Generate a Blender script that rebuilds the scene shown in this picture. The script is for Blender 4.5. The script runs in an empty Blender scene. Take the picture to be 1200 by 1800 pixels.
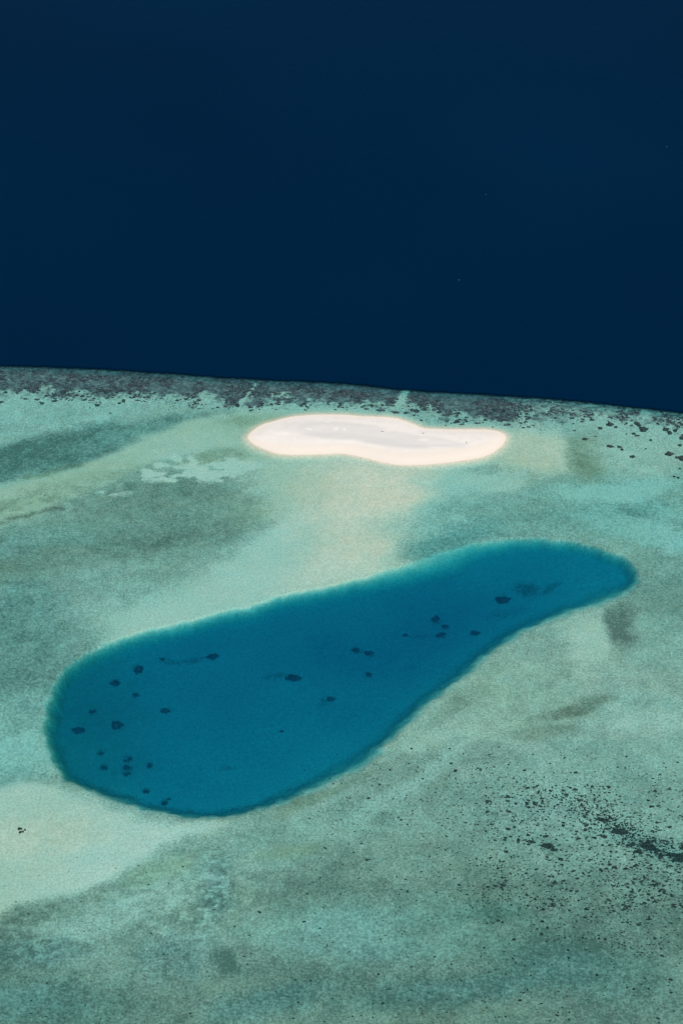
import bpy, math, random
import numpy as np
from mathutils import Vector, noise as mnoise

S = bpy.context.scene
C = S.collection
R = math.radians
random.seed(7)
rng = np.random.default_rng(7)

# ------------------------------------------------------------------ camera
CAM_H, PITCH, VFOV = 600.0, 35.0, 28.0
cam_d = bpy.data.cameras.new('camera'); cam = bpy.data.objects.new('camera', cam_d); C.objects.link(cam)
cam.location = (0, 0, CAM_H); cam.rotation_euler = (R(90 - PITCH), 0, 0)
cam_d.sensor_fit = 'VERTICAL'; cam_d.angle = R(VFOV)
cam_d.clip_start = 1.0; cam_d.clip_end = 80000
S.camera = cam

# ------------------------------------------------------------------ sky, sun, exposure
SUN_ELEV, SUN_AZ = 56.0, 150.0            # azimuth clockwise from +Y
w = bpy.data.worlds.new('World'); S.world = w; w.use_nodes = True
nt = w.node_tree; nt.nodes.clear()
bg = nt.nodes.new('ShaderNodeBackground'); wo = nt.nodes.new('ShaderNodeOutputWorld')
sky = nt.nodes.new('ShaderNodeTexSky'); sky.sky_type = 'NISHITA'; sky.sun_disc = False
sky.sun_elevation = R(SUN_ELEV); sky.sun_rotation = R(SUN_AZ)
nt.links.new(sky.outputs[0], bg.inputs[0]); bg.inputs[1].default_value = 0.07
nt.links.new(bg.outputs[0], wo.inputs[0])
sd = bpy.data.lights.new('sun', 'SUN'); sd.energy = 3.6; sd.angle = R(0.5); sd.color = (1.0, 0.965, 0.92)
so = bpy.data.objects.new('sun', sd); C.objects.link(so)
sv = Vector((math.sin(R(SUN_AZ)) * math.cos(R(SUN_ELEV)), math.cos(R(SUN_AZ)) * math.cos(R(SUN_ELEV)), math.sin(R(SUN_ELEV))))
so.rotation_euler = sv.to_track_quat('Z', 'Y').to_euler(); so.location = (0, 0, 900)
S.view_settings.view_transform = 'Standard'; S.view_settings.look = 'None'
S.view_settings.exposure = 0.0; S.view_settings.gamma = 1.0; S.view_settings.use_curve_mapping = False
S.cycles.volume_bounces = 1

# ------------------------------------------------------------------ photo <-> ground map
T = math.tan(R(VFOV / 2)); CP, SP = math.cos(R(PITCH)), math.sin(R(PITCH))
def P(u, v, z=0.0):
    a = (u - 600) / 900 * T; b = (900 - v) / 900 * T
    dx, dy, dz = a, CP + b * SP, -SP + b * CP
    k = (z - CAM_H) / dz
    return (dx * k, dy * k, z)
def UV(x, y):
    y = np.maximum(y, 330.0)
    dep = y * CP + CAM_H * SP
    up = y * SP - CAM_H * CP
    return 600 + 900 * (x / dep) / T, 900 - 900 * (up / dep) / T

# ------------------------------------------------------------------ numpy noise
LAT = rng.random((512, 512))
def vnoise(x, y):
    xi = np.floor(x).astype(int); yi = np.floor(y).astype(int)
    fx = x - xi; fy = y - yi
    fx = fx * fx * fx * (fx * (fx * 6 - 15) + 10); fy = fy * fy * fy * (fy * (fy * 6 - 15) + 10)
    a = LAT[xi & 511, yi & 511]; b = LAT[(xi + 1) & 511, yi & 511]
    c = LAT[xi & 511, (yi + 1) & 511]; d = LAT[(xi + 1) & 511, (yi + 1) & 511]
    return a + (b - a) * fx + (c - a) * fy + (a - b - c + d) * fx * fy
def fbm(x, y, s, o=4, seed=0, g=0.5):
    """0..1, mean about .5"""
    t = 0; amp = 1; tot = 0; ca, sa = math.cos(.6), math.sin(.6)
    x = x / s + seed * 17.3; y = y / s + seed * 9.1
    for _ in range(o):
        t = t + amp * vnoise(x, y); tot += amp; amp *= g
        x, y = (x * ca - y * sa) * 2.03 + 5.2, (x * sa + y * ca) * 2.03 + 1.7
    return t / tot
def sst(a, b, x):
    t = np.clip((x - a) / (b - a), 0, 1); return t * t * (3 - 2 * t)

def smooth_poly(pts, n=6, closed=True):
    pts = np.array(pts, float); N = len(pts); out = []
    rngi = range(N) if closed else range(N - 1)
    for i in rngi:
        if closed: p0, p1, p2, p3 = pts[(i-1) % N], pts[i], pts[(i+1) % N], pts[(i+2) % N]
        else: p0, p1, p2, p3 = pts[max(i-1, 0)], pts[i], pts[i+1], pts[min(i+2, N-1)]
        for k in range(n):
            t = k / n
            out.append(.5 * ((2*p1) + (-p0+p2)*t + (2*p0-5*p1+4*p2-p3)*t*t + (-p0+3*p1-3*p2+p3)*t**3))
    if not closed: out.append(pts[-1])
    return np.array(out)
def sdist(X, Y, poly):
    """signed distance in metres, positive inside"""
    d2 = np.full(X.shape, 1e18); ins = np.zeros(X.shape, bool)
    n = len(poly)
    for i in range(n):
        x1, y1 = poly[i]; x2, y2 = poly[(i + 1) % n]
        ex, ey = x2 - x1, y2 - y1; L = ex*ex + ey*ey + 1e-12
        t = np.clip(((X - x1)*ex + (Y - y1)*ey) / L, 0, 1)
        q = (X - x1 - t*ex)**2 + (Y - y1 - t*ey)**2
        np.minimum(d2, q, out=d2)
        c = ((y1 > Y) != (y2 > Y)) & (X < (x2 - x1) * (Y - y1) / ((y2 - y1) if y2 != y1 else 1e-12) + x1)
        ins ^= c
    d = np.sqrt(d2)
    return np.where(ins, d, -d)
def W(pts, n=5, z=0.0):
    return np.array([P(u, v, z)[:2] for u, v in smooth_poly(pts, n)])

# ------------------------------------------------------------------ outlines read off the photograph
LAGOON = [(76,1290),(80,1245),(95,1205),(120,1175),(152,1154),(200,1136),(260,1117),(330,1100),(420,1077),(500,1055),(580,1038),
 (640,1024),(700,1003),(750,984),(800,967),(850,957),(900,953),(960,954),(1020,961),(1070,974),(1106,991),(1124,1013),(1117,1033),
 (1090,1050),(1050,1066),(990,1085),(930,1108),(880,1138),(830,1180),(780,1222),(730,1265),(690,1305),(655,1335),(610,1362),
 (560,1388),(500,1412),(440,1430),(390,1438),(340,1439),(290,1432),(230,1418),(170,1398),(120,1375),(94,1350),(80,1320)]
ISLE = [(433,768),(440,757),(458,746),(486,737),(520,730),(560,727),(600,727),(640,730),(680,732),(705,736),(728,744),(748,751),
 (790,753),(830,753),(862,754),(882,759),(892,768),(888,780),(875,792),(852,804),(825,810),(800,813),(770,817),(735,819),
 (705,819),(678,816),(650,809),(625,803),(598,799),(570,800),(540,801),(510,801),(480,797),(455,788),(440,779)]
EDGE = [(-4200,560),(-900,622),(-300,634),(0,640),(120,644),(240,650),(430,663),(600,671),(720,683),(840,690),(900,694),(1000,701),(1070,709),(1140,716),
 (1200,724),(1300,742),(1500,790),(2200,1000)]
edge_uv = smooth_poly(EDGE, 4, closed=False)
edge_w = np.array([P(u, v)[:2] for u, v in edge_uv])
def reef_in(X, Y):
    """metres inside the drop-off line along y"""
    return np.interp(X, edge_w[:, 0], edge_w[:, 1]) - Y

lag_w, isle_w = W(LAGOON), W(ISLE)
wedge = [(-60,870),(0,852),(130,825),(240,775),(320,742),(430,728),(500,730),(520,800),(470,806),(430,814),(330,803),(240,825),(190,850),(130,885),(60,912),(0,925),(-60,940)]
swathC = [(-60,945),(0,932),(120,892),(200,852),(300,832),(380,842),(455,822),(520,830),(560,860),(500,900),(430,935),(330,955),(200,975),(100,995),(0,1010),(-60,1015)]
tongue = [(500,812),(750,822),(768,860),(752,910),(735,950),(690,992),(600,1030),(500,1050),(400,1078),(300,1100),(210,1128),(230,1090),(320,1045),(380,1005),(450,960),(500,900),(490,850)]
sandE = [(-80,1395),(0,1385),(80,1375),(130,1400),(210,1432),(300,1452),(400,1450),(345,1470),(290,1487),(240,1508),(180,1542),(90,1578),(0,1605),(-80,1630)]

HALO = [(244,1178,14,12),(203,1201,15,9),(239,1222,8,6),(164,1251,9,6),(291,1250,13,7),(206,1275,16,14),(139,1285,20,10),(178,1325,9,5),(183,1350,11,7),(226,1336,12,7),
 (224,1350,12,8),(224,1361,10,6),(263,1346,9,8),(257,1392,10,6),(290,1412,9,7),(375,1155,19,8),(515,1192,24,10),(625,1143,11,7),(649,1148,13,7),(648,1186,8,7),(581,1229,11,7),
 (765,1088,11,11),(782,1101,10,5),(775,1116,15,6),(835,1113,13,7),(884,1055,22,11)]
def fields(X, Y):
    n1 = fbm(X, Y, 34, 5, 1) - .5; n2 = fbm(X, Y, 34, 5, 2) - .5
    m1 = fbm(X, Y, 9, 4, 3) - .5; m2 = fbm(X, Y, 9, 4, 4) - .5
    Ys = Y; X0, Y0 = X, Y
    Y = Y - 1.1 * np.maximum(Y, 330) / CAM_H      # the bed lies about a metre under the surface on which the outlines were read
    X = X * (1 - 1.1 / CAM_H)
    U0, V0 = UV(X, Y)
    U = U0 + n1 * 70 + m1 * 18; V = V0 + n2 * 34 + m2 * 9
    Xw = X + n1 * 9 + m1 * 4; Yw = Y + n2 * 9 + m2 * 4
    f = {k: np.zeros_like(X) for k in ('weed', 'olive', 'coral', 'grey', 'cream', 'rub')}
    dep = np.full_like(X, 1.25)
    f['weed'] += .34; f['olive'] += .2
    def ell(cu, cv, ru, rv, ang=0, soft=.5):
        a = R(ang); du = U - cu; dv = V - cv
        p = du*math.cos(a) + dv*math.sin(a); q = -du*math.sin(a) + dv*math.cos(a)
        return 1 - sst(1 - soft, 1 + soft, np.sqrt((p/ru)**2 + (q/rv)**2))
    def put(m, d=None, **kw):
        for k, val in kw.items(): f[k][...] = f[k]*(1-m) + val*m
        if d is not None: dep[...] = dep*(1-m) + d*m
    def pol(pts, soft=6, off=0):
        return sst(-soft, soft, sdist(Xw, Yw, W(pts, 3)) + off)
    # broad zones
    put(sst(1300, 1420, V) * .8, weed=.40, olive=.25)
    put(sst(1440, 1580, V), 1.3, weed=.66, olive=.45)
    put(ell(650, 1640, 190, 60), 1.7, weed=.54, olive=.25)
    put(ell(330, 1120, 330, 90, -12, .6), 1.3, weed=.27, olive=.2)
    put(ell(0, 1080, 120, 80, 0, .6), 1.5, weed=.52)
    put(ell(30, 1160, 90, 160, 0, .5), 1.7, weed=.54, olive=.15)
    put(ell(20, 1340, 80, 60, 0, .6), 1.8, weed=.25, olive=.05)
    put(ell(300, 712, 520, 24, 2, .5), 1.2, weed=.28, olive=.3)
    put(ell(40, 735, 200, 32, -5, .5), 1.3, weed=.27, olive=.15)
    put(ell(85, 800, 260, 30, -14, .4), 1.7, weed=.84, olive=.15)
    put(ell(130, 822, 190, 5, -16, .8), 1.3, weed=.75, olive=.8)
    put(ell(250, 758, 120, 14, -14, .5), weed=.6, olive=.35)
    put(pol(wedge, 5), .85, weed=.06, olive=.5)
    put(ell(60, 880, 110, 22, -14, .6) * (.35 + fbm(X, Y, 12, 4, 8)), .9, weed=.42, olive=.8)
    put(ell(150, 845, 90, 12, -16, .6), .9, weed=.3, olive=.65)
    put(ell(470, 740, 90, 14, 0, .6), 1.0, weed=.26, olive=.7)
    put(pol(swathC, 9, 3), 1.2, weed=.64, olive=.5)
    put(ell(500, 895, 110, 22, -8, .7) * .6, .9, weed=.3, olive=.8)
    put(ell(60, 908, 110, 5, -14, .8), weed=.8, olive=.6)
    put(ell(360, 808, 110, 14, -2, .6), .95, weed=.36, olive=.8)
    put(ell(500, 850, 80, 30, -10, .7), 1.1, weed=.30, olive=.42)
    put(ell(250, 930, 150, 26, -10, .6), 1.3, weed=.62, olive=.35)
    put(ell(40, 960, 130, 26, -10, .6), 1.5, weed=.62, olive=.2)
    put(pol(tongue, 15, 4), .95, weed=.03, olive=.22)
    put(ell(610, 850, 150, 38, 5, .7), .62, weed=.04, olive=.5)
    put(ell(670, 895, 110, 95, 18, .9), .0 - .3, weed=0, olive=.2)
    put(ell(630, 965, 130, 45, -30, .8) * .8, .1, weed=0, olive=.1)
    put(ell(610, 870, 120, 50, -20, .8) * .5, .1)
    # right of the sandbar
    put(ell(935, 795, 80, 40, 5, .45), .35, weed=.03, olive=.34)
    put(ell(1035, 800, 34, 48, 20, .6), .9, weed=.5, olive=.95)
    put(ell(990, 742, 70, 14, 5, .6), 1.2, weed=.3, olive=.7)
    put(ell(1130, 800, 90, 42, 8, .5), 1.0, weed=.20, olive=.3)
    put(ell(840, 845, 90, 16, -4, .6), 1.0, weed=.10, olive=.15)
    put(ell(890, 915, 180, 38, -6, .7), 1.6, weed=.30, olive=.2)
    put(ell(800, 890, 55, 34, -35, .8) * .8, 1.5, weed=.10, olive=.1)
    put(ell(940, 880, 160, 20, -4, .6), 1.5, weed=.32, olive=.2)
    put(ell(1110, 900, 110, 56, 10, .6), 1.8, weed=.22, olive=.1)
    put(ell(1080, 860, 120, 16, -3, .6), 1.6, weed=.08, olive=.1)
    put(ell(1118, 905, 30, 16, 20, .7), 1.9, weed=.48)
    put(ell(1170, 1020, 60, 90, 0, .5), 1.4, weed=.52, olive=.3)
    put(ell(1160, 945, 70, 20, 10, .6), 1.7, weed=.2, olive=.1)
    # dark weedy shoulder above the lagoon's upper side
    put(ell(790, 955, 90, 22, -20, .7), 2.2, weed=.46, olive=.1)
    # below the lagoon, right half
    put(ell(900, 1230, 240, 90, -28, .5), 1.05, weed=.30, olive=.38)
    put(ell(1040, 1140, 60, 50, -30, .6), .85, weed=.12, olive=.3)
    put(ell(1108, 1105, 27, 36, 20, .5), 1.1, weed=.86, olive=.2)
    put(ell(1010, 1238, 62, 12, -14, .6), 1.0, weed=.78, olive=.6)
    put(ell(960, 1283, 60, 14, -8, .7), 1.0, weed=.52, olive=.5)
    put(ell(1140, 1270, 90, 30, 0, .7), 1.0, weed=.22, olive=.3)
    put(ell(1150, 1190, 70, 26, 0, .7), 1.0, weed=.3, olive=.4)
    put(ell(800, 1245, 60, 14, -35, .7), weed=.48, olive=.5)
    put(ell(790, 1345, 90, 26, -15, .7), 1.15, weed=.46, olive=.32)
    put(ell(635, 1435, 50, 24, 0, .7), 1.4, weed=.62, olive=.2)
    put(ell(700, 1400, 110, 16, -30, .7), 1.3, weed=.22, olive=.1)
    put(ell(560, 1405, 90, 10, -24, .5), 1.2, weed=.46, olive=.7)
    # lower left
    put(ell(420, 1500, 200, 34, -12, .6), 1.4, weed=.42, olive=.4)
    put(ell(270, 1530, 80, 22, -22, .6), 1.3, weed=.44, olive=.8)
    put(ell(500, 1500, 60, 12, -10, .6), 1.3, weed=.36, olive=.8)
    put(pol(sandE, 5, 0), .85, weed=.0, olive=.12)
    put(ell(40, 1475, 130, 34, -8, .7), .52, weed=0, olive=.22)
    put(ell(385, 1565, 30, 60, 10, .6), 1.6, weed=.82, olive=.05)
    put(ell(310, 1685, 70, 34, -20, .6), 1.6, weed=.76, olive=.05)
    put(ell(392, 1692, 26, 22, 0, .5), 1.6, weed=.9)
    put(ell(240, 1600, 120, 30, -20, .6), 1.3, weed=.46, olive=.25)
    put(ell(130, 1640, 90, 20, 0, .6), 1.3, weed=.42, olive=.2)
    put(ell(60, 1770, 140, 40, 0, .7), 1.9, weed=.78, olive=.2)
    put(ell(40, 1680, 110, 28, 0, .7), 1.7, weed=.74, olive=.1)
    put(ell(480, 1760, 120, 26, -12, .7), 1.9, weed=.72, olive=.1)
    put(ell(840, 1600, 90, 16, 8, .7), 1.8, weed=.72)
    put(ell(1010, 1700, 150, 50, 10, .7), 1.9, weed=.72, olive=.25)
    put(ell(800, 1740, 200, 26, -8, .7), 1.9, weed=.74, olive=.15)
    put(ell(1130, 1400, 120, 40, 0, .7), 1.3, weed=.46, olive=.2)
    put(ell(900, 1430, 120, 40, 0, .7), 1.3, weed=.44, olive=.1)
    put(ell(960, 1480, 36, 12, 12, .7), 1.5, weed=.5)
    put(ell(1150, 1490, 90, 20, 22, .7), 1.6, weed=.55)
    # long low bars of the flat
    f['weed'] += (fbm(X, Y * 2.2, 60, 5, 11) - .5) * .45 * sst(.02, .3, f['weed'])
    f['weed'] += (fbm(X, Y, 7, 4, 12) - .5) * .34 * sst(.04, .3, f['weed'])
    f['olive'] += (fbm(X, Y * 1.6, 45, 4, 13) - .5) * .5
    # clear sand flecks and wisps that interrupt the weed beside the wedge
    wisp = fbm(X * .6, Y * 1.3, 8, 4, 21)
    reg = np.maximum(ell(330, 828, 150, 22, -4, .4), .8 * ell(205, 858, 60, 18, -20, .5))
    bright = sst(.555, .60, wisp) * reg
    e_ = fbm(X, Y, 4, 3, 24) - .5
    for (cu, cv, ru, rv, an) in [(408,818,46,5,-2),(448,820,12,4,-25),(345,828,22,9,-10),(325,838,30,4,0),(300,845,16,4,0),(334,812,10,9,30),(283,818,16,5,0),
                                 (256,829,12,6,0),(362,842,4,6,0),(390,842,8,3,0),(409,838,4,4,0),(268,836,22,5,-8),(444,838,6,2,0),(305,803,12,5,30)]:
        a_ = R(an); du = U0 + m1 * 26 + e_ * 7 - cu; dv = V0 + m2 * 15 + e_ * 4 - cv
        p = du*math.cos(a_) + dv*math.sin(a_); q = -du*math.sin(a_) + dv*math.cos(a_)
        bright = np.maximum(bright, 1 - sst(.75, 1.25, np.sqrt((p/ru)**2 + (q/rv)**2)))
    put(bright, .8, weed=.02, olive=.12)
    pale = sst(.54, .62, fbm(X, Y * 1.3, 3.2, 4, 22)) * np.maximum(ell(310, 1580, 150, 90, 0, .5), .6 * ell(90, 1640, 130, 60, 0, .6)) * .55
    pale = np.maximum(pale, sst(.57, .66, fbm(X, Y * 1.4, 5, 4, 23)) * ell(90, 870, 130, 36, -14, .5) * .7)
    f['weed'] *= 1 - pale
    f['weed'] = np.clip(f['weed'], 0, 1); f['olive'] = np.clip(f['olive'], 0, 1)
    # reef crest : dense coral just inside the drop-off
    rin = reef_in(X, Y) + 2.0 + (fbm(X, Y, 7, 3, 5) - .5) * 1.6
    wid = np.interp(U0, [-400, 0, 250, 450, 640, 700, 760, 900, 1000, 1100, 1200, 1500], [26, 31, 27, 25, 19, 24, 27, 24, 19, 14, 17, 24])
    cn = .5 * fbm(X * .8, Y * 1.1, 16, 5, 6) + .5 * fbm(X, Y, 4.5, 3, 7)
    crest = sst(-1, 1.0, rin) * (1 - sst(wid - 5, wid + 9, rin + (cn - .5) * 46))
    thin = np.interp(U0, [0, 860, 960, 1200], [1, 1, .62, .62])
    gap = np.exp(-((U0 - (712 - (V0 - 690) * .55)) / (7.5 + 3 * (V0 > 700)))**2) * sst(640, 680, V0)
    gap2 = .8 * np.exp(-((U0 - (446 - (V0 - 680) * .8)) / 3.5)**2) * sst(666, 672, V0)
    crest = np.maximum(crest, .42 * (1 - sst(wid + 2, wid + 20, rin + (cn - .5) * 30)) * sst(-1, 1, rin))
    crest = crest * thin * (1 - gap) * (1 - gap2)
    f['coral'] = crest
    put(sst(0, 12, rin) * (1 - sst(28, 48, rin)) * .9, None, olive=.08)
    put((1 - sst(10, 50, rin)) * sst(-1, 1, rin), 1.1, weed=.26)
    dep = dep * .58 + .38 + (1 - sst(0, 14, rin)) * .9
    out = -rin
    dep = np.where(out > -3, dep + np.clip(out + 3, 0, 3) * .15 + np.clip(out, 0, 30) * 1.25, dep)
    # lagoon bowl
    e1 = (fbm(X, Y, 3.2, 3, 33) - .5) * 1.9; e2 = (fbm(X, Y, 3.2, 3, 34) - .5) * 1.9
    s1 = sdist(X + m1 * 3 + e1, Y + m2 * 3 + e2, lag_w); s2 = sdist(X + m1 * 3 + e1, Y + m2 * 3 + e2 - 3.5, lag_w)
    far = np.clip((s2 - s1) / 3.5, -1, 1); s = np.maximum(s1, s2)
    lr = sst(380, 600, U0)
    wd = 7.0 - 4.0 * far + 5 * lr * np.clip(-far, 0, 1) + 12 * np.exp(-(((U0 - 760) / 110)**2 + ((V0 - 985) / 45)**2))
    prof = sst(-1.5, 1, s / wd * 1.0) * 0 + sst(-.12, 1.0, s / wd)
    inside = sst(-.5, 2.0, s)
    floor_d = 7.5 + 1.0 * sst(0, 50, s) + (fbm(X, Y, 60, 3, 31) - .5) * 2.6
    floor_d = floor_d - 1.0 * (1 - sst(0, 160, np.hypot(U0 - 1060, (V0 - 1010) * 1.6)))
    dep = dep + (floor_d - dep) * prof
    slope = sst(-.02, .25, s / wd) * (1 - sst(.75, 1.25, s / wd))
    f['weed'] = f['weed'] * (1 - inside) + inside * (.03 + .10 * fbm(X, Y, 50, 3, 35) + (.20 - .17 * far) * (1 - .7 * lr) * slope * (.5 + fbm(X, Y, 10, 4, 32)) )
    f['olive'] = f['olive'] * (1 - inside) + inside * (.1 + .3 * slope + .6 * ell(120, 1270, 120, 150, 0, .8))
    lm = np.zeros_like(X)
    # faint weed patches on the lagoon floor
    for (cu, cv, ru, rv, an, am) in [(925,1036,26,13,10,.5),(966,1036,22,7,-35,.45),(940,1050,20,4,-20,.25),(890,1078,46,10,-8,.22),(335,1162,32,5,-8,.4),(488,1190,30,7,-5,.3),
                                     (572,1232,22,8,-15,.3),(300,1165,18,5,0,.3),(765,1090,12,9,0,.3),(740,1117,40,6,0,.18),(400,1352,22,5,0,.3),(636,1145,16,4,10,.4),
                                     (720,1170,14,5,0,.22),(515,1192,24,7,0,.3)]:
        px, py, _ = P(cu, cv, -7.0); uu, vv = UV(px, py)
        a = R(an); du = U0 + m1*14 - uu; dv = V0 + m2*9 - vv
        p = du*math.cos(a) + dv*math.sin(a); q = -du*math.sin(a) + dv*math.cos(a)
        lm = np.maximum(lm, am * (1 - sst(.3, 1.4, np.sqrt((p/ru)**2 + (q/rv)**2))))
    for (cu, cv, ru, rv) in HALO:
        px, py, _ = P(cu, cv, -7.0); uu, vv = UV(px, py)
        k_ = np.hypot((U0 + m1*5 - uu)/(ru*.5 + 3), (V0 + m2*4 - vv)/(rv*.5 + 3))
        lm = np.maximum(lm, .42 * (1 - sst(.5, 1.35, k_)))
    f['weed'] = np.clip(f['weed'] + lm, 0, 1)
    # sandbar
    si = sdist(X0 + m1 * 1.2, Y0 + m2 * 1.2, isle_w)
    near = sst(-10, 0, si)
    dep = dep * (1 - near) + np.minimum(dep, .16 + .13 * np.clip(-si, 0, 40)) * near
    for k in ('weed', 'coral'): f[k] *= 1 - sst(-9, -1, si)
    f['olive'] *= 1 - .5 * sst(-5, 0, si)
    top = .12 - np.where(si > 0, .02, 0)
    hgt = -.12 + .16 * sst(0, 1.5, si) + .75 * sst(.8, 9, si) + .25 * sst(7, 14, si) - .35 * sst(13, 22, si) + (fbm(X, Y, 11, 4, 41) - .5) * .22 * sst(2, 8, si)
    z = np.where(si > 0, hgt, -dep)
    z = z + (fbm(X, Y, 5, 3, 42) - .5) * .22 * sst(-2, -14, si) * sst(0, -2, si)*1.0
    f['cream'] = sst(-3, .5, si) * (1 - sst(0, 4, si - 1.5 - 9 * sst(765, 800, V0 + .02 * (U0 - 660)) + (fbm(X, Y, 26, 3, 43) - .5) * 6))
    ig = 0.0
    for (cu, cv, ru, rv, an, am) in [(600,762,92,17,3,1),(680,776,85,15,7,1),(545,757,50,14,0,.7),(770,782,60,8,8,.6)]:
        a = R(an); du = U0 + n1*30 - cu; dv = V0 + n2*8 - cv
        p = du*math.cos(a) + dv*math.sin(a); q = -du*math.sin(a) + dv*math.cos(a)
        ig = np.maximum(ig, am * (1 - sst(.75, 1.2, np.sqrt((p/ru)**2 + (q/rv)**2))))
    ig = ig * (.65 + .6 * fbm(X, Y * 2, 9, 4, 44))
    for (cu, cv, ru, rv) in [(543,760,7,2.5),(592,760,5,3.5),(607,762,3,3),(575,747,8,2),(655,748,8,3),(745,779,12,3)]:
        ig = ig * (1 - .8 * (1 - sst(.3, 1.3, np.hypot((U0 + m1*8 - cu)/ru, (V0 + m2*4 - cv)/rv))))
    f['grey'] = np.clip(ig, 0, 1) * sst(3, 9, si)
    f['wet'] = sst(-2.2, 0, si) * (1 - sst(.4, 1.6, si))
    return z, f, si

# ------------------------------------------------------------------ materials
def mat(name):
    m = bpy.data.materials.new(name); m.use_nodes = True
    m.node_tree.nodes.clear(); return m, m.node_tree
class NB:
    def __init__(s, t): s.t = t
    def n(s, typ, **kw):
        x = s.t.nodes.new(typ)
        for k, v in kw.items(): setattr(x, k, v)
        return x
    def l(s, a, b): s.t.links.new(a, b)
    def math(s, op, a, b=None, c=None, clamp=False):
        x = s.n('ShaderNodeMath', operation=op, use_clamp=clamp)
        for i, v in enumerate((a, b, c)):
            if v is None: continue
            if isinstance(v, (int, float)): x.inputs[i].default_value = v
            else: s.l(v, x.inputs[i])
        return x.outputs[0]
    def mix(s, f, a, b):
        x = s.n('ShaderNodeMix', data_type='RGBA')
        for i, v in ((0, f), (6, a), (7, b)):
            if isinstance(v, (int, float)): x.inputs[i].default_value = v
            elif isinstance(v, tuple): x.inputs[i].default_value = (*v, 1)
            else: s.l(v, x.inputs[i])
        return x.outputs[2]
    def noise(s, co, scale, detail=3, rough=.55, dist=0):
        x = s.n('ShaderNodeTexNoise'); x.inputs['Scale'].default_value = scale; x.inputs['Detail'].default_value = detail
        x.inputs['Roughness'].default_value = rough; x.inputs['Distortion'].default_value = dist
        s.l(co, x.inputs['Vector']); return x.outputs['Fac']
    def ramp(s, v, lo, hi):
        x = s.n('ShaderNodeMapRange', interpolation_type='SMOOTHSTEP'); s.l(v, x.inputs[0])
        x.inputs[1].default_value = lo; x.inputs[2].default_value = hi; return x.outputs[0]
    def attr(s, name):
        return s.n('ShaderNodeAttribute', attribute_name=name).outputs['Fac']
    def out(s, sh):
        o = s.n('ShaderNodeOutputMaterial'); s.l(sh, o.inputs[0])

def bed_material():
    m, t = mat('seabed'); b = NB(t)
    co = b.n('ShaderNodeTexCoord').outputs['Object']
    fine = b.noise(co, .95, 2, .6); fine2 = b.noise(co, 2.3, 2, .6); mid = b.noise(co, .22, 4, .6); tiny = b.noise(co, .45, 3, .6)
    weed, olive, coral = b.attr('weed'), b.attr('olive'), b.attr('coral')
    sand = b.mix(b.ramp(fine, .3, .7), (.53, .49, .36), (.70, .665, .51))
    sand = b.mix(b.math('MULTIPLY', b.ramp(fine2, .48, .70), .6), sand, (.86, .81, .67))  # fine bright speckle: ripple caustics painted into the sand colour
    # olive algal film
    of = b.math('MULTIPLY', olive, b.math('ADD', b.math('MULTIPLY', mid, .9), .35))
    col = b.mix(b.math('MULTIPLY', of, .8, clamp=True), sand, (.33, .32, .13))
    # seagrass cover: more of it wherever the noise is under the cover value
    n = b.math('ADD', b.math('MULTIPLY', tiny, .45), b.math('MULTIPLY', fine, .55))
    cov = b.math('SUBTRACT', b.math('ADD', weed, .02), b.math('MULTIPLY_ADD', n, 1.5, -.25))
    cov = b.math('MULTIPLY_ADD', cov, 1.25, .5, clamp=True)
    cov = b.math('MULTIPLY', cov, b.ramp(weed, .0, .25))
    wc = b.mix(b.ramp(mid, .35, .65), (.115, .117, .080), (.085, .100, .066))
    col = b.mix(b.math('MULTIPLY', cov, .86), col, wc)
    # coral cover of the crest
    v = b.n('ShaderNodeTexVoronoi'); v.inputs['Scale'].default_value = .34; b.l(co, v.inputs['Vector'])
    cn = b.math('ADD', b.math('MULTIPLY', b.noise(co, .36, 5, .78), .9), b.math('MULTIPLY', v.outputs['Distance'], .14))
    cc = b.math('SUBTRACT', b.math('MULTIPLY', coral, .80), b.math('MULTIPLY_ADD', cn, 1.9, -.52))
    cc = b.math('MULTIPLY_ADD', cc, 2.3, .5, clamp=True)
    cc = b.math('MULTIPLY', cc, b.ramp(coral, .02, .25))
    ccol = b.mix(b.ramp(tiny, .35, .7), (.080, .066, .064), (.23, .195, .18))
    col = b.mix(b.math('MULTIPLY', cc, .93), col, ccol)
    # the sand that stands dry
    dry = b.mix(b.ramp(mid, .3, .7), (.80, .74, .665), (.845, .785, .71))
    dry = b.mix(b.attr('cream'), dry, (.82, .735, .62))
    dry = b.mix(b.attr('grey'), dry, (.69, .655, .605))
    dry = b.mix(b.math('MULTIPLY', b.attr('wet'), .75), dry, (.70, .56, .45))
    col = b.mix(b.attr('dry'), col, dry)
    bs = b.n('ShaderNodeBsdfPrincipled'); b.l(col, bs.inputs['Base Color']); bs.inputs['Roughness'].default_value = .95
    bs.inputs['Specular IOR Level'].default_value = .1
    bp = b.n('ShaderNodeBump'); bp.inputs['Strength'].default_value = .6; bp.inputs['Distance'].default_value = .25
    hh = b.math('ADD', b.math('MULTIPLY', fine, .7), b.math('ADD', b.math('MULTIPLY', cov, .5), b.math('MULTIPLY', cc, 1.6)))
    hh = b.math('MULTIPLY', hh, b.math('MULTIPLY_ADD', b.attr('dry'), -.85, 1.0))
    b.l(hh, bp.inputs['Height']); b.l(bp.outputs[0], bs.inputs['Normal'])
    b.out(bs.outputs[0]); return m

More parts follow.
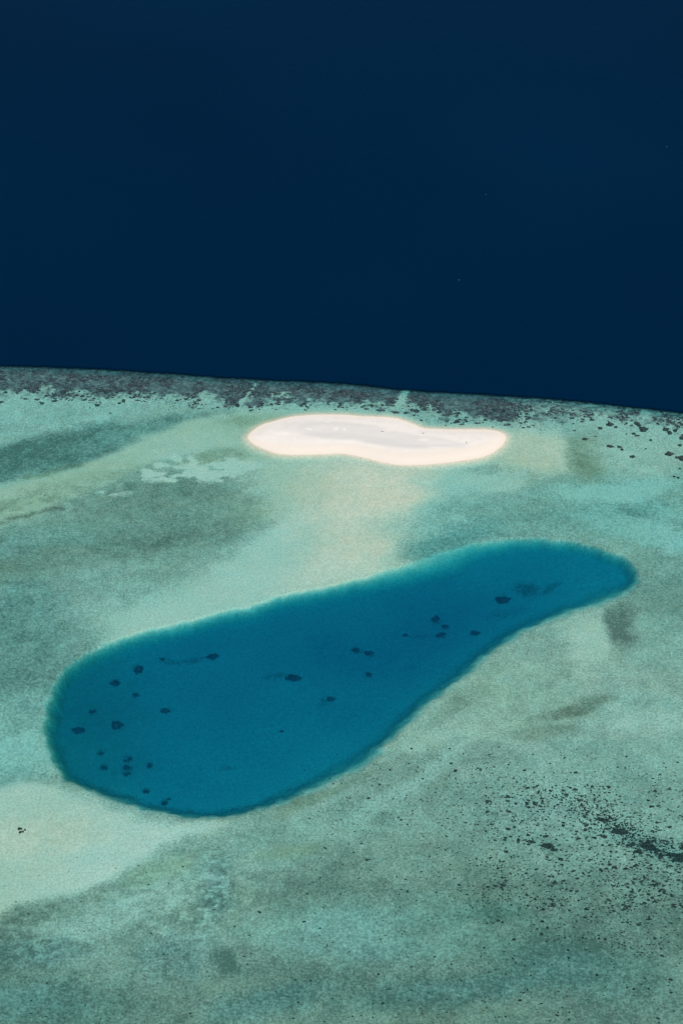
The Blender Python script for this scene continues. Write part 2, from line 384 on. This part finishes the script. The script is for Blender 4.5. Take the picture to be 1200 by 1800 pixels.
def coral_material(name, a, c, scale=.9):
    m, t = mat(name); b = NB(t)
    g = b.n('ShaderNodeNewGeometry').outputs['Position']
    col = b.mix(b.ramp(b.noise(g, scale, 3, .6), .35, .68), a, c)
    bs = b.n('ShaderNodeBsdfPrincipled'); b.l(col, bs.inputs['Base Color']); bs.inputs['Roughness'].default_value = .95
    bs.inputs['Specular IOR Level'].default_value = .1
    bp = b.n('ShaderNodeBump'); bp.inputs['Distance'].default_value = .2; b.l(b.noise(g, 3.0, 3), bp.inputs['Height']); b.l(bp.outputs[0], bs.inputs['Normal'])
    b.out(bs.outputs[0]); return m

def sea_material():
    m, t = mat('deep_sea_water'); b = NB(t)
    co = b.n('ShaderNodeTexCoord').outputs['Object']
    mp = b.n('ShaderNodeMapping'); mp.inputs['Rotation'].default_value = (0, 0, .5); mp.inputs['Scale'].default_value = (1, .45, 1); b.l(co, mp.inputs[0])
    n1 = b.noise(mp.outputs[0], .22, 5, .6); n2 = b.noise(co, .006, 3, .5); n3 = b.noise(co, .0022, 2, .5)
    col = b.mix(b.ramp(n3, .3, .7), (.0001, .0130, .039), (.0001, .0165, .0480))
    bs = b.n('ShaderNodeBsdfPrincipled'); b.l(col, bs.inputs['Base Color'])
    bs.inputs['Roughness'].default_value = .22; bs.inputs['IOR'].default_value = 1.33; bs.inputs['Specular IOR Level'].default_value = .01
    bp = b.n('ShaderNodeBump'); bp.inputs['Strength'].default_value = .5; bp.inputs['Distance'].default_value = .8
    b.l(n1, bp.inputs['Height']); b.l(bp.outputs[0], bs.inputs['Normal'])
    tr = b.n('ShaderNodeBsdfTransparent'); mx = b.n('ShaderNodeMixShader')      # the water turns opaque with depth over the drop-off
    op = b.math('ADD', b.attr('depth_of_water'), b.math('MULTIPLY_ADD', b.noise(co, .25, 3), .5, -.25))
    b.l(b.ramp(op, .02, .75), mx.inputs[0]); b.l(tr.outputs[0], mx.inputs[1]); b.l(bs.outputs[0], mx.inputs[2])
    b.out(mx.outputs[0]); return m

def water_material():
    m, t = mat('reef_water'); b = NB(t)
    A = (.330, .0775, .0430); SC = (.0020, .0090, .0150)      # per metre: absorbed, scattered
    ab = b.n('ShaderNodeVolumeAbsorption'); k = .5
    ab.inputs['Color'].default_value = (1 - A[0]/k, 1 - A[1]/k, 1 - A[2]/k, 1); ab.inputs['Density'].default_value = k
    sc = b.n('ShaderNodeVolumeScatter'); k = .016
    sc.inputs['Color'].default_value = (SC[0]/k, SC[1]/k, SC[2]/k, 1); sc.inputs['Density'].default_value = k
    ad = b.n('ShaderNodeAddShader'); b.l(ab.outputs[0], ad.inputs[0]); b.l(sc.outputs[0], ad.inputs[1])
    o = b.n('ShaderNodeOutputMaterial'); b.l(ad.outputs[0], o.inputs['Volume'])
    return m

M_BED, M_SEA, M_WATER = bed_material(), sea_material(), water_material()
M_CORAL = coral_material('dark_coral', (.022, .026, .020), (.075, .070, .052))
M_PATCH = coral_material('patch_coral', (.028, .034, .03), (.08, .085, .07), .6)
M_CREST = coral_material('crest_coral', (.055, .042, .043), (.15, .12, .115), .5)
M_BOMMIE = coral_material('lagoon_coral', (.065, .085, .08), (.15, .17, .15), .5)
M_BOMMIE2 = coral_material('lagoon_coral_pale', (.08, .10, .085), (.19, .21, .17), .5)

# ------------------------------------------------------------------ mesh helpers
def tag(o, label=None, cat=None, group=None, kind=None):
    for k, v in (('label', label), ('category', cat), ('group', group), ('kind', kind)):
        if v: o[k] = v
    return o
def mesh_from(name, verts, faces, m, smooth=True):
    me = bpy.data.meshes.new(name)
    verts = np.asarray(verts, np.float32); faces = np.asarray(faces, np.int32); nf, k = faces.shape
    me.vertices.add(len(verts)); me.vertices.foreach_set('co', verts.ravel())
    me.loops.add(nf * k); me.loops.foreach_set('vertex_index', faces.ravel())
    me.polygons.add(nf); me.polygons.foreach_set('loop_start', np.arange(nf, dtype=np.int32) * k)
    me.polygons.foreach_set('use_smooth', np.full(nf, smooth))
    me.update(calc_edges=True); me.materials.append(m); return me
def link(name, me, loc=(0, 0, 0)):
    o = bpy.data.objects.new(name, me); o.location = loc; C.objects.link(o); return o
def attrs(me, f):
    for k, v in f.items():
        a = me.attributes.new(k, 'FLOAT', 'POINT'); a.data.foreach_set('value', np.asarray(v, np.float32).ravel())
def grid_faces(nx, ny):
    i = np.arange(nx * ny).reshape(ny, nx)
    return np.stack([i[:-1, :-1], i[:-1, 1:], i[1:, 1:], i[1:, :-1]], -1).reshape(-1, 4)
def axis(lo, hi, step, far_lo, far_hi):
    c = np.arange(lo, hi + step * .5, step); L = []; H = []
    d = step * 1.4; x = lo
    while x > far_lo: x -= d; L.append(x); d *= 1.22
    d = step * 1.4; x = c[-1]
    while x < far_hi: x += d; H.append(x); d *= 1.22
    return np.concatenate([L[::-1], c, H])

# ------------------------------------------------------------------ seabed, sandbar, water
gx = axis(-262, 262, 1.0, -3000, 3000); gy = axis(478, 1058, 1.0, -900, 1300)
X, Y = np.meshgrid(gx, gy)
Z, F, SI = fields(X, Y)
DRY = sst(-.05, .06, np.where(SI > -1, Z, -1))
Zb = np.where(SI > -.5, Z - .9 * sst(-.5, 2.5, SI), Z)
Zb = np.maximum(Zb, -42)
F['dry'] = DRY
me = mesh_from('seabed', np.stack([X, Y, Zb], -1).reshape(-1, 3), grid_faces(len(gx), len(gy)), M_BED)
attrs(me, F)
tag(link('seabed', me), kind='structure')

ix = np.arange(isle_w[:, 0].min() - 4, isle_w[:, 0].max() + 4, .5); iy = np.arange(isle_w[:, 1].min() - 4, isle_w[:, 1].max() + 4, .5)
XI, YI = np.meshgrid(ix, iy); ZI, FI, SII = fields(XI, YI)
FI['dry'] = sst(-.10, .03, ZI)
keep = (SII > -1.2)
fi = grid_faces(len(ix), len(iy)); fi = fi[keep.ravel()[fi].all(1)]
ZI = ZI + .012 + .05 * 0
used, inv = np.unique(fi, return_inverse=True)
vi = np.stack([XI, YI, ZI], -1).reshape(-1, 3)[used]
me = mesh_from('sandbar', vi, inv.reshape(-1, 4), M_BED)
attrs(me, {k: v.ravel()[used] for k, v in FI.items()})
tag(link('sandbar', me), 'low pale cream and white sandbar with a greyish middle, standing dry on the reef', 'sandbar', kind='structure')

def box(name, lo, hi, m):
    v = [(x, y, z) for z in (lo[2], hi[2]) for y in (lo[1], hi[1]) for x in (lo[0], hi[0])]
    f = [(0, 2, 3, 1), (4, 5, 7, 6), (0, 1, 5, 4), (2, 6, 7, 3), (0, 4, 6, 2), (1, 3, 7, 5)]
    return link(name, mesh_from(name, v, f, m, False))
xm, xM = gx[0] + 1, gx[-1] - 1
tag(box('reef_water', (xm, gy[0] + 1, -44), (xM, gy[-1] - 1, 0), M_WATER), kind='structure')

# deep sea: begins where the reef wall has already sunk out of sight
SEA_OFF = -3.5
xs = np.concatenate([np.array([-30000, -12000, -6000.]), np.arange(-2900, -300, 60.), np.arange(-300, 300, 6.), np.arange(300, 2900, 60.), np.array([6000, 12000, 30000.])])
ye = np.interp(xs, edge_w[:, 0], edge_w[:, 1]) + SEA_OFF + (fbm(xs, xs * 0, 9, 3, 51) - .5) * 1.2
rows = [0, 2, 4, 6, 8, 16, 34, 70, 150, 300, 600, 1200, 2500, 5000, 12000, 40000]
v = [(x, y + r, .006) for r in rows for x, y in zip(xs, ye)]
sea_me = mesh_from('sea', v, grid_faces(len(xs), len(rows)), M_SEA)
attrs(sea_me, {'depth_of_water': np.repeat(np.clip(np.array(rows, float) / 8, 0, 1) * 1.3 - .3 * (np.array(rows) < 1), len(xs))})
tag(link('sea', sea_me), kind='structure')

# ------------------------------------------------------------------ coral
import bmesh
def ico(sub):
    bm = bmesh.new(); bmesh.ops.create_icosphere(bm, subdivisions=sub, radius=1)
    v = np.array([q.co[:] for q in bm.verts]); f = np.array([[q.index for q in p.verts] for p in bm.faces]); bm.free(); return v, f
def lump(seed, sub=3, rough=.34, flat=.55, freq=1.3):
    v, f = ico(sub); out = []
    for p in v:
        q = Vector(p)
        r = 1 + rough * (mnoise.noise(q * freq + Vector((seed * 7.1, seed * 3.3, 0))) * 1.6 + .7 * mnoise.noise(q * freq * 2.7 + Vector((0, seed * 5.9, 3)))
                         + .35 * mnoise.noise(q * freq * 6 + Vector((seed, 1, 3))))
        w = q * r; w.z *= flat
        if w.z < 0: w.z *= .5
        out.append(w[:])
    return np.array(out), f
VAR = [lump(i, 3) for i in range(9)]
VARB = [lump(20 + i, 4, .42, .62, 1.5) for i in range(6)]
def lump_mesh(name, var, m): return mesh_from(name, var[0], var[1], m)
ROCK_ME = [lump_mesh('coral_rock', q, M_CORAL) for q in VAR]
HEAD_ME = [lump_mesh('coral_boulder', q, M_BOMMIE) for q in VARB]
HEAD2_ME = [lump_mesh('coral_boulder', q, M_BOMMIE2) for q in VARB]
PATCH_ME = [lump_mesh('coral_boulder', q, M_PATCH) for q in VARB]
def cluster(name, seed, n, m, spread=.8, rmin=.12, rmax=.34):
    rs = random.Random(seed); V = []; Fc = []; o = 0; small = [lump(60 + i, 2, .4) for i in range(5)]
    for i in range(n):
        v, f = small[rs.randrange(5)]; a = rs.uniform(0, 6.28); d = spread * math.sqrt(rs.random()); q = rs.uniform(rmin, rmax) * (1.25 - .6 * d)
        t = rs.uniform(0, 6.28); ct, st = math.cos(t), math.sin(t)
        w_ = np.stack([(v[:, 0]*ct - v[:, 1]*st) * q * rs.uniform(1, 1.5) + d*math.cos(a), (v[:, 0]*st + v[:, 1]*ct) * q + d*math.sin(a), v[:, 2] * q * 1.5], -1)
        V.append(w_); Fc.append(f + o); o += len(v)
    return mesh_from(name, np.concatenate(V), np.concatenate(Fc), m)
CLUS_ME = [cluster('coral_patch', 100 + i, 22, M_CREST if i % 2 else M_PATCH) for i in range(6)]
BANK_ME = [cluster('coral_bank', 200 + i, 70, M_CORAL, .85, .08, .26) for i in range(6)]

# height of the ground under a point, from the grid
def ground(x, y):
    i = int(np.clip(np.searchsorted(gx, x) - 1, 0, len(gx) - 2)); j = int(np.clip(np.searchsorted(gy, y) - 1, 0, len(gy) - 2))
    a = (x - gx[i]) / (gx[i+1] - gx[i]); b = (y - gy[j]) / (gy[j+1] - gy[j])
    return float((Zb[j, i]*(1-a) + Zb[j, i+1]*a)*(1-b) + (Zb[j+1, i]*(1-a) + Zb[j+1, i+1]*a)*b)
def seat(u, v):
    z = -1.5
    for _ in range(6):
        x, y, _z = P(u, v, z); z = ground(x, y)
    return x, y, z
def place(name, meshes, u, v, w_px, h_px, label, cat, group=None, rz=None, hz=None, k=[0]):
    """a coral lump whose outline spans w_px by h_px of the photograph, seated on the ground there"""
    x, y, z = seat(u, v)
    D = math.hypot(y, CAM_H) ; elev = math.atan2(CAM_H, y)
    mpp = D * (T / 900)
    rx = w_px * mpp / 2; ry = max(h_px * mpp / 2 / math.sin(elev), rx * .5)
    k[0] += 1
    o = link(name, meshes[k[0] % len(meshes)], (x, y, z))
    o.rotation_euler = (0, 0, random.uniform(-.35, .35) + (math.pi if k[0] % 2 else 0) if rz is None else rz)
    zz = hz if hz else min(rx, ry) * .8
    if z > -3: zz = min(zz, -z * .8 / .8)
    o.scale = (rx, ry, zz)
    tag(o, label, cat, group); return o

LG = 'dark coral heads on the lagoon floor'
heads = [
 (244,1178,14,12,'dark round coral head, upper of two near the top left of the lagoon'),
 (203,1201,15,9,'dark oval coral head just below left of the round one at the lagoon\'s top'),
 (239,1222,8,6,'tiny faint coral head alone below the pair at the lagoon\'s top left'),
 (164,1251,9,6,'small faint coral head above the darkest oval one near the lagoon\'s left rim'),
 (291,1250,13,7,'small dark flat coral head standing alone right of the left coral heads'),
 (206,1275,16,14,'rounded blurry coral head right of the darkest oval one by the left rim'),
 (139,1285,20,10,'darkest wide oval coral head nearest the lagoon\'s left rim'),
 (178,1325,9,5,'small thin coral head, upper one of two close to the lower left rim'),
 (183,1350,11,7,'small blurry coral head, lower one of two close to the lower left rim'),
 (229,1334,7,6,'topmost coral head of the short column in the lower left lagoon'),
 (220,1338,6,4,'faintest little coral head beside the top of the short column in the lagoon'),
 (224,1350,12,8,'middle coral head of the short column of three in the lower left lagoon'),
 (224,1361,10,6,'lowest coral head of the short column of three in the lower left lagoon'),
 (263,1346,9,8,'faint round coral head to the right of the short column of three'),
 (257,1392,10,6,'small dark coral head by itself above the lagoon\'s bottom rim'),
 (290,1412,9,7,'dark coral head closest to the lagoon\'s bottom rim'),
 (297,1405,6,4,'tiny coral head touching the upper right of the bottommost coral head'),
 (286,1159,7,6,'small coral head at the left end of the faint streak near the upper rim'),
 (375,1155,19,8,'long dark coral head at the right end of the faint streak near the upper rim'),
 (515,1192,24,10,'large dark slanting coral head mid lagoon with a faint patch on its left'),
 (625,1143,11,7,'left one of two joined coral heads in the middle of the lagoon'),
 (649,1148,13,7,'right one of two joined coral heads in the middle of the lagoon'),
 (648,1186,8,7,'small single coral head below the two joined ones mid lagoon'),
 (581,1229,11,7,'faint broad coral head on the weed patch at the lagoon\'s centre'),
 (495,1286,7,4,'barely visible lone coral head low in the wide part of the lagoon'),
 (765,1088,11,11,'roundish coral head, topmost of the small cluster in the lagoon\'s neck'),
 (782,1101,10,5,'thin coral head, middle one of the small cluster in the lagoon\'s neck'),
 (775,1116,15,6,'wide flat coral head, lowest of the small cluster in the lagoon\'s neck'),
 (835,1113,13,7,'dark coral head alone to the right of the small cluster in the neck'),
 (884,1055,22,11,'biggest and darkest coral head in the narrow right end of the lagoon'),
 (712,1117,8,5,'faint small coral head left of the cluster in the lagoon\'s neck'),
]
DARKH = {(244,1178),(203,1201),(139,1285),(515,1192),(884,1055),(375,1155),(291,1250),(835,1113),(290,1412),(775,1116)}
for (u, v, a, b_, lab) in heads:
    place('coral_boulder', HEAD_ME if (u, v) in DARKH else HEAD2_ME, u, v, a, b_, lab, 'coral head', LG, hz=min(a, 14) * .055)

RG = 'coral heads on the flat at the right below the reef crest'
rheads = [
 (1175,798,13,7,'large smooth brown oval coral head near the right edge of the flat'),
 (1198,806,14,8,'large dark oval coral head cut by the right edge below the brown one'),
 (1111,803,8,4,'small dark oval coral head alone on pale sand, lowest of the scattered row'),
 (1072,785,10,4,'flat wide greenish coral head left of the close pair of small ones'),
 (1088,786,7,3.5,'left one of the close pair of small coral heads on the pale flat'),
 (1092.5,790.5,5,3.5,'lower right one of the close pair of small coral heads on the pale flat'),
 (1027,772,9,4,'small coral head at the edge of the olive weed patch right of the sandbar'),
 (1046,767,4,2,'tiny coral speck right of the coral head by the olive weed patch'),
 (1113,762.5,6,2.8,'left half of the touching pair of thin coral heads below the crest'),
 (1119,766,7,2.8,'right half of the touching pair of thin coral heads below the crest'),
 (1130,755,12,9,'bushy roundish coral clump standing just below the reef crest'),
 (1143,774,5,3,'small coral speck between the bushy clump and the large oval heads'),
 (1169,755,10,6,'upper part of the leaning coral clump at the right below the crest'),
 (1176,761,7,6,'lower part of the leaning coral clump at the right below the crest'),
 (1186,757,6,5,'small green coral head right of the leaning clump'),
 (1198,771,8,4,'dark flat coral head at the right edge, upper of two'),
 (1194,783,6,4,'small green coral head at the right edge, between dark flat one and large ovals'),
 (1082,751,6,3,'small flat coral head below the middle of the crest fringe at right'),
 (1071,746,11,7,'wide dark coral clump hanging from the crest fringe at right'),
 (1120,746,8,8,'feathery coral clump on the crest fringe above the bushy round one'),
 (1134,789,3,2,'tiny dark speck of coral on pale sand left of the large brown oval'),
 (1184,838,4,3,'left one of the tiny coral specks below the large ovals'),
 (1191,840,4,3,'right one of the tiny coral specks below the large ovals'),
 (1194,824,4,2.5,'tiny coral speck at the right edge under the large ovals'),
 (1100,763,3,2,'tiny coral speck left of the touching pair of thin heads'),
 (1054,753,7,4,'squat coral clump at the lower border of the crest left of the wide clump'),
 (1188,804,4,4,'small coral bit touching the left side of the oval cut by the edge'),
 (172,712.5,7,4,'dark coral head standing lowest on the sand below the left crest'),
 (210,709,5,3,'smaller left one of the slanting pair below the left crest'),
 (218,705,6,5,'larger right one of the slanting pair below the left crest'),
 (151,702,5,3,'little coral head above and left of the lowest dark one'),
 (112,690,9,6,'dark coral head on the lower border of the left crest'),
 (97,705,9,3,'faint flat coral head on teal sand at the far left'),
 (3,707,8,3,'dark flat coral head at the left edge under the crest'),
 (188,689,10,6,'wide dark coral head on the crest\'s lower border left of the thin gully'),
 (418,713,7,5,'lone dark round coral head above the sandbar\'s left tip'),
 (350,704,6,4,'small dark coral head below the crest midway between left edge and sandbar'),
]
for (u, v, a, b_, lab) in rheads:
    place('coral_boulder', PATCH_ME, u, v, a, b_, lab, 'coral head', RG)
GG = 'little coral rocks in a ring on the bare sand at lower left'
for (u, v, a, b_, lab) in [(34,1457,4.5,5,'upper left rock of the little ring on bare sand at lower left'),(37.6,1457,4,3.6,'top middle rock of the little ring on bare sand at lower left'),
    (36,1463,5.5,4,'darkest bottom rock of the little ring on bare sand at lower left'),(41,1462,4,3,'lower right rock of the little ring on bare sand at lower left'),(44.5,1459,4,3,'faint rightmost rock of the little ring on bare sand')]:
    place('coral_rock', ROCK_ME, u, v, a, b_, lab, 'rock', GG)

# rubble over the foreground flat
def dens(u, v):
    d = 0.05 if v > 1340 and u > 560 else (.02 if v > 1500 else 0)
    for (cu, cv, ru, rv, an, am) in [(1000,1480,230,110,10,.32),(1120,1474,110,22,24,3.0),(1030,1415,60,18,24,1.0),(1150,1560,110,60,0,.6),(930,1560,170,60,5,.35),(960,1400,120,40,10,.35),
                                     (1120,1665,80,16,8,.5),(800,1400,160,60,0,.1),(1150,1370,90,26,0,.15),(720,1760,160,40,0,.10),(250,1780,200,30,0,.05)]:
        a = R(an); du, dv = u-cu, v-cv
        p = du*math.cos(a)+dv*math.sin(a); q = -du*math.sin(a)+dv*math.cos(a)
        d += am * math.exp(-((p/ru)**2 + (q/rv)**2))
    return d
cand = []
while len(cand) < 5200:
    u, v = random.uniform(-30, 1240), random.uniform(1310, 1830)
    if random.random() * 2.6 < dens(u, v) * (.25 + 1.5 * float(fbm(np.array([u]), np.array([v*1.6]), 22, 3, 61)[0]) ** 2):
        s = 1.0 + abs(random.gauss(0, 1.0)) + (1.2 * random.random() if v > 1380 and u > 850 else 0)
        cand.append((s * random.uniform(1.1, 2.0), s * random.uniform(.65, .95), u, v))
# rocks one can point to in the photograph
expl = [(1011,1358,8,4),(1032,1380,4,4),(906,1413,6,4),(990,1390,7,3),(1100,1330,4,3),(844,1354,4,3),(814,1325,3,3),(685,1353,4,4),(800,1355,7,5),(792,1342,5,4),
 (723,1316,5,3),(790,1316,4,3),(705,1441,6,3),(700,1437,4,3),(818,1446,5,3),(784,1470,4,4),(716,1567,5,4),(665,1713,5,4),(673,1764,6,4),(998,1670,6,4),(999,1684,6,4),
 (951,1642,6,5),(961,1631,5,4),(944,1633,5,3),(1100,1594,8,5),(1081,1526,6,5),(1052,1650,5,4),(1063,1651,6,5),(961,1507,6,4),(984,1510,7,5),(1069,1596,5,3),(1132,1588,9,4),
 (880,1560,6,4),(883,1564,5,3),(972,1541,5,4),(1190,1340,5,3),(1024,1535,5,4),(1118,1520,5,4),(1143,1527,5,5),(1166,1570,5,4),(1150,1650,6,4),(1103,1622,5,4),(1000,1600,5,4),
 (927,1592,5,4),(764,1682,4,3),(793,1695,4,4),(850,1666,5,3),(1180,1575,6,5),(540,1571,4,3),(520,1723,4,3),(546,1724,4,3),(524,1762,5,3),(413,1629,4,3),(575,1662,3,3)]
cand.sort(key=lambda c: -c[0]*c[1])
big = [(a*.9, b_*.9, u, v) for u, v, a, b_ in expl]
extra = 262 - len(big)
big_all = big + cand[:extra]; rest = cand[extra:]
def rub_label(u, v):
    if v < 1400: return 'small dark coral rock on the pale flat between the lagoon and the dark rubble bank', 'coral rocks on the pale flat below the lagoon'
    if u > 1040 and v < 1545: return 'dark coral rock packed in the black rubble bank at the right edge', 'coral rocks of the rubble bank'
    if u > 800 and v < 1545: return 'dark coral rock strewn on teal flat left of the black rubble bank', 'coral rocks left of the rubble bank'
    if u > 800: return 'dark coral rock strewn on teal flat below the black rubble bank', 'coral rocks below the rubble bank'
    return 'small dark coral rock sparsely dotted on the teal flat at the bottom', 'coral rocks sparse on the bottom flat'
for (a, b_, u, v) in big_all:
    lab, g = rub_label(u, v)
    place('coral_rock', ROCK_ME, u, v, a, b_, lab, 'rock', g)
# larger merged banks
bank = [(1090,1462,27,9,'broad dark coral bank at the upper left end of the black rubble streak'),
 (1136,1487,28,10,'dark coral bank in the middle of the black rubble streak'),
 (1152,1494,16,5,'thin dark coral bank just right of the middle of the rubble streak'),
 (1184,1507,40,13,'largest black coral bank, cut by the right edge in the rubble streak'),
 (1200,1490,14,8,'small black coral bank at the right edge above the largest one'),
 (1058,1441,18,6,'narrow slanting coral bank at the top left of the rubble streak'),
 (962,1487,22,9,'dark smudgy coral bank standing apart left of the rubble streak'),
 (974,1494,14,4,'thin dark coral tail at the lower right of the smudgy bank standing apart'),
 (932,1480,16,4,'faint thin coral bank left of the smudgy one standing apart'),
 (910,1478,5,9,'small upright coral clump at the far left of the thin coral banks'),
 (1120,1497,12,6,'ring shaped coral clump under the middle bank of the rubble streak'),
 (1160,1506,8,12,'small upright dark coral clump left of the largest black bank')]
for (u, v, a, b_, lab) in bank:
    place('coral_bank', BANK_ME, u, v, a * 1.25, b_ * 1.2, lab, 'coral bank', 'coral banks of the rubble streak', rz=random.uniform(-.3, .0), hz=.7)

def lumps_object(name, items, m, sub, rough=.35, label=None, cat=None, hmul=.7):
    """items: (x, y, z, rx, ry); one mesh of many lumps"""
    var = [lump(40 + i, sub, rough) for i in range(10)]
    V = []; Fc = []; o = 0
    for (x, y, z, rx, ry) in items:
        v, f = var[random.randrange(10)]; a = random.uniform(0, 6.28); ca, sa = math.cos(a), math.sin(a)
        vx = (v[:, 0]*ca - v[:, 1]*sa); vy = (v[:, 0]*sa + v[:, 1]*ca)
        hz = min(min(rx, ry) * hmul, max(-z * .75, .1))
        V.append(np.stack([x + vx*rx, y + vy*ry, z + v[:, 2]*hz], -1)); Fc.append(f + o); o += len(v)
    me = mesh_from(name, np.concatenate(V), np.concatenate(Fc), m)
    return tag(link(name, me), label, cat, kind='stuff')
it = []
for (a, b_, u, v) in rest:
    x, y, z = seat(u, v); mpp = math.hypot(y, CAM_H) * T / 900; e = math.atan2(CAM_H, y)
    it.append((x, y, z, a*mpp*.5, b_*mpp*.5/math.sin(e)))
lumps_object('coral_rubble', it, M_CORAL, 1, label='fine dark coral rubble scattered over the foreground reef flat', cat='rubble')

# living coral of the crest: one mass
it = []
XF, YF = X.ravel(), Y.ravel(); cf = F['coral'].ravel()
sel = np.where((cf > .1) & (np.abs(XF) < 420) & (YF < 1058) & (YF > 478))[0]
cl = fbm(XF[sel], YF[sel], 6, 3, 71); pr = cf[sel]**1.5 * sst(.42, .62, cl); pr /= pr.sum()
for i in rng.choice(sel, 5200, replace=False, p=pr):
    r = .35 + .6 * random.random()**2
    x = XF[i] + random.uniform(-.5, .5); y = YF[i] + random.uniform(-.5, .5)
    it.append((x, y, ground(x, y), r * random.uniform(.9, 1.6), r))
lumps_object('coral_reef', it, M_CREST, 2, label='long band of dense purple brown coral along the drop-off of the reef', cat='coral reef')

# patches of coral loosened from the crest, countable ones
fr = [(652,713,14,5),(672,712,9,5),(694,725,16,8),(713,726,8,6),(728,722,20,9),(745,720,12,7),(762,721,12,5),(772,724,12,6),(782,730,16,4),(805,727,9,5),(800,722,7,4),
 (820,722,12,6),(840,718,9,5),(848,726,6,6),(855,732,6,5),(868,720,12,5),(885,722,9,7),(893,729,7,8),(880,741,5,5),(890,747,12,5),(900,738,6,5),(912,733,8,5),(905,722,9,4),
 (925,727,8,4),(940,731,10,5),(960,729,8,4),(975,735,9,5),(1005,735,12,5),(1022,741,9,5),(1040,738,12,6),(820,741,8,3),(838,744,14,3),(865,751,6,3),(783,748,5,3),(570,690,9,4),
 (540,690,8,4),(505,692,8,3),(480,690,9,4),(455,691,7,3),(430,692,7,3),(398,690,10,5),(380,688,7,4),(330,693,10,4),(300,690,8,4),(272,691,9,5),(262,697,6,3),(245,693,8,4),
 (228,692,9,5),(205,690,7,4),(160,687,8,5),(140,688,6,4),(60,690,9,4),(30,691,10,4),(84,691,7,3),(10,690,10,5),(600,694,8,3),(625,700,8,4),(640,702,7,4),(665,722,5,3),(1155,745,8,5),
 (1180,744,12,7),(1192,750,9,6),(1165,740,6,4),(1100,744,6,5),(1090,739,7,5)]
ORD = ['leftmost', 'second', 'third', 'fourth', 'fifth', 'sixth', 'seventh', 'eighth', 'ninth', 'tenth']
BINS = [(0,50,'at the far left edge'),(50,130,'close to the far left edge'),(130,235,'under the crest at left'),(235,310,'midway from left edge to sandbar'),
 (310,420,'left of the sandbar tip'),(420,500,'above the sandbar tip'),(500,590,'above the sandbar\'s left half'),(590,690,'left of the pale gully'),
 (690,755,'just right of the pale gully'),(755,795,'above the sandbar\'s notch'),(795,835,'right of above the sandbar\'s notch'),(835,872,'above the sandbar\'s right half'),(872,905,'above the sandbar\'s right tip'),
 (905,985,'above the shoal right of the sandbar'),(985,1060,'above the olive weed patch'),(1060,1130,'above the close pair of heads'),(1130,1300,'close to the right edge')]
fr.sort()
def fr_label(u, v):
    for lo, hi, ph in BINS:
        if lo <= u < hi:
            mem = [q for q in fr if lo <= q[0] < hi]; k = [q[:2] for q in mem].index((u, v))
            return 'loose coral patch ' + ph if len(mem) == 1 else ORD[k] + (' of the' if k == 0 else ' from left of the') + ' coral patches ' + ph
for (u, v, a, b_) in fr:
    if u < 650: lab, g = 'small coral patch along the ragged lower border of the dense crest left of the gully', 'coral patches below the left crest'
    elif u < 985: lab, g = 'loose dark coral patch on teal sand between the crest and the sandbar\'s right half', 'coral patches behind the sandbar'
    else: lab, g = 'loose coral patch on the thinning crest at the far right', 'coral patches of the right crest'
    place('coral_patch', CLUS_ME, u, v, a, b_ * .85, fr_label(u, v), 'coral patch', g)

# ------------------------------------------------------------------ small things on the dry sand and on the sea
def drift(seed, L, r):
    """a bent weathered stick with one side branch"""
    rs = random.Random(seed); V = []; Fc = []
    def tube(pts, rad):
        base = len(V); n = 6
        for (p, q) in zip(pts, rad):
            for k in range(n):
                a = k / n * 6.283; V.append((p[0], p[1] + math.cos(a) * q, p[2] + math.sin(a) * q))
        for i in range(len(pts) - 1):
            for k in range(n): Fc.append((base + i*n + k, base + i*n + (k+1) % n, base + (i+1)*n + (k+1) % n, base + (i+1)*n + k))
    pts = [(L * (i/6 - .5), rs.uniform(-.1, .1) * L, r + .03 * i) for i in range(7)]
    tube(pts, [r * (1 - .09 * i) for i in range(7)])
    tube([(0, 0, r), (L*.12, L*.12, r*2.4), (L*.2, L*.26, r*4)], [r*.7, r*.5, r*.25])
    return V, Fc
M_WOOD = coral_material('driftwood', (.10, .085, .07), (.20, .17, .14), 2)
for i, (u, v, lab) in enumerate([(672,759.5,'tiny dark stick of driftwood on the grey middle of the sandbar'),
                                 (743.5,762.5,'tiny pair-like stick of driftwood on white sand near the sandbar\'s notch'),
                                 (819.5,779.5,'tiny stick of driftwood on the white right half of the sandbar')]):
    x, y, z = P(u, v, .6); V_, F_ = drift(i, 1.5, .13)
    jx = int(np.argmin(abs(ix - x))); jy = int(np.argmin(abs(iy - y)))
    o = link('driftwood', mesh_from('driftwood', V_, F_, M_WOOD), (x, y, float(ZI[jy, jx]) - .02)); o.rotation_euler[2] = .6 * i
    tag(o, lab, 'driftwood', 'bits of driftwood on the sandbar')
m, t_ = mat('foam'); b = NB(t_); bs = b.n('ShaderNodeBsdfPrincipled'); bs.inputs['Base Color'].default_value = (.02, .05, .075, 1); bs.inputs['Roughness'].default_value = .8
b.out(bs.outputs[0]); M_FOAM = m
for i, (u, v, s, lab) in enumerate([(1170.5,258,.55,'faint fleck of foam on the dark sea, nearest the right edge'),
                                  (853,342,.5,'faint fleck of foam on the dark sea, middle one of the three'),
                                  (806,492,.6,'faint fleck of foam on the dark sea, lowest of the three')]):
    x, y, z = P(u, v, 0); vv, ff = lump(80 + i, 3, .5, .3)
    o = link('foam_fleck', mesh_from('foam_fleck', vv, ff, M_FOAM), (x, y, .01)); o.scale = (s, s * .8, .15)
    tag(o, lab, 'foam', 'flecks of foam on the dark sea')
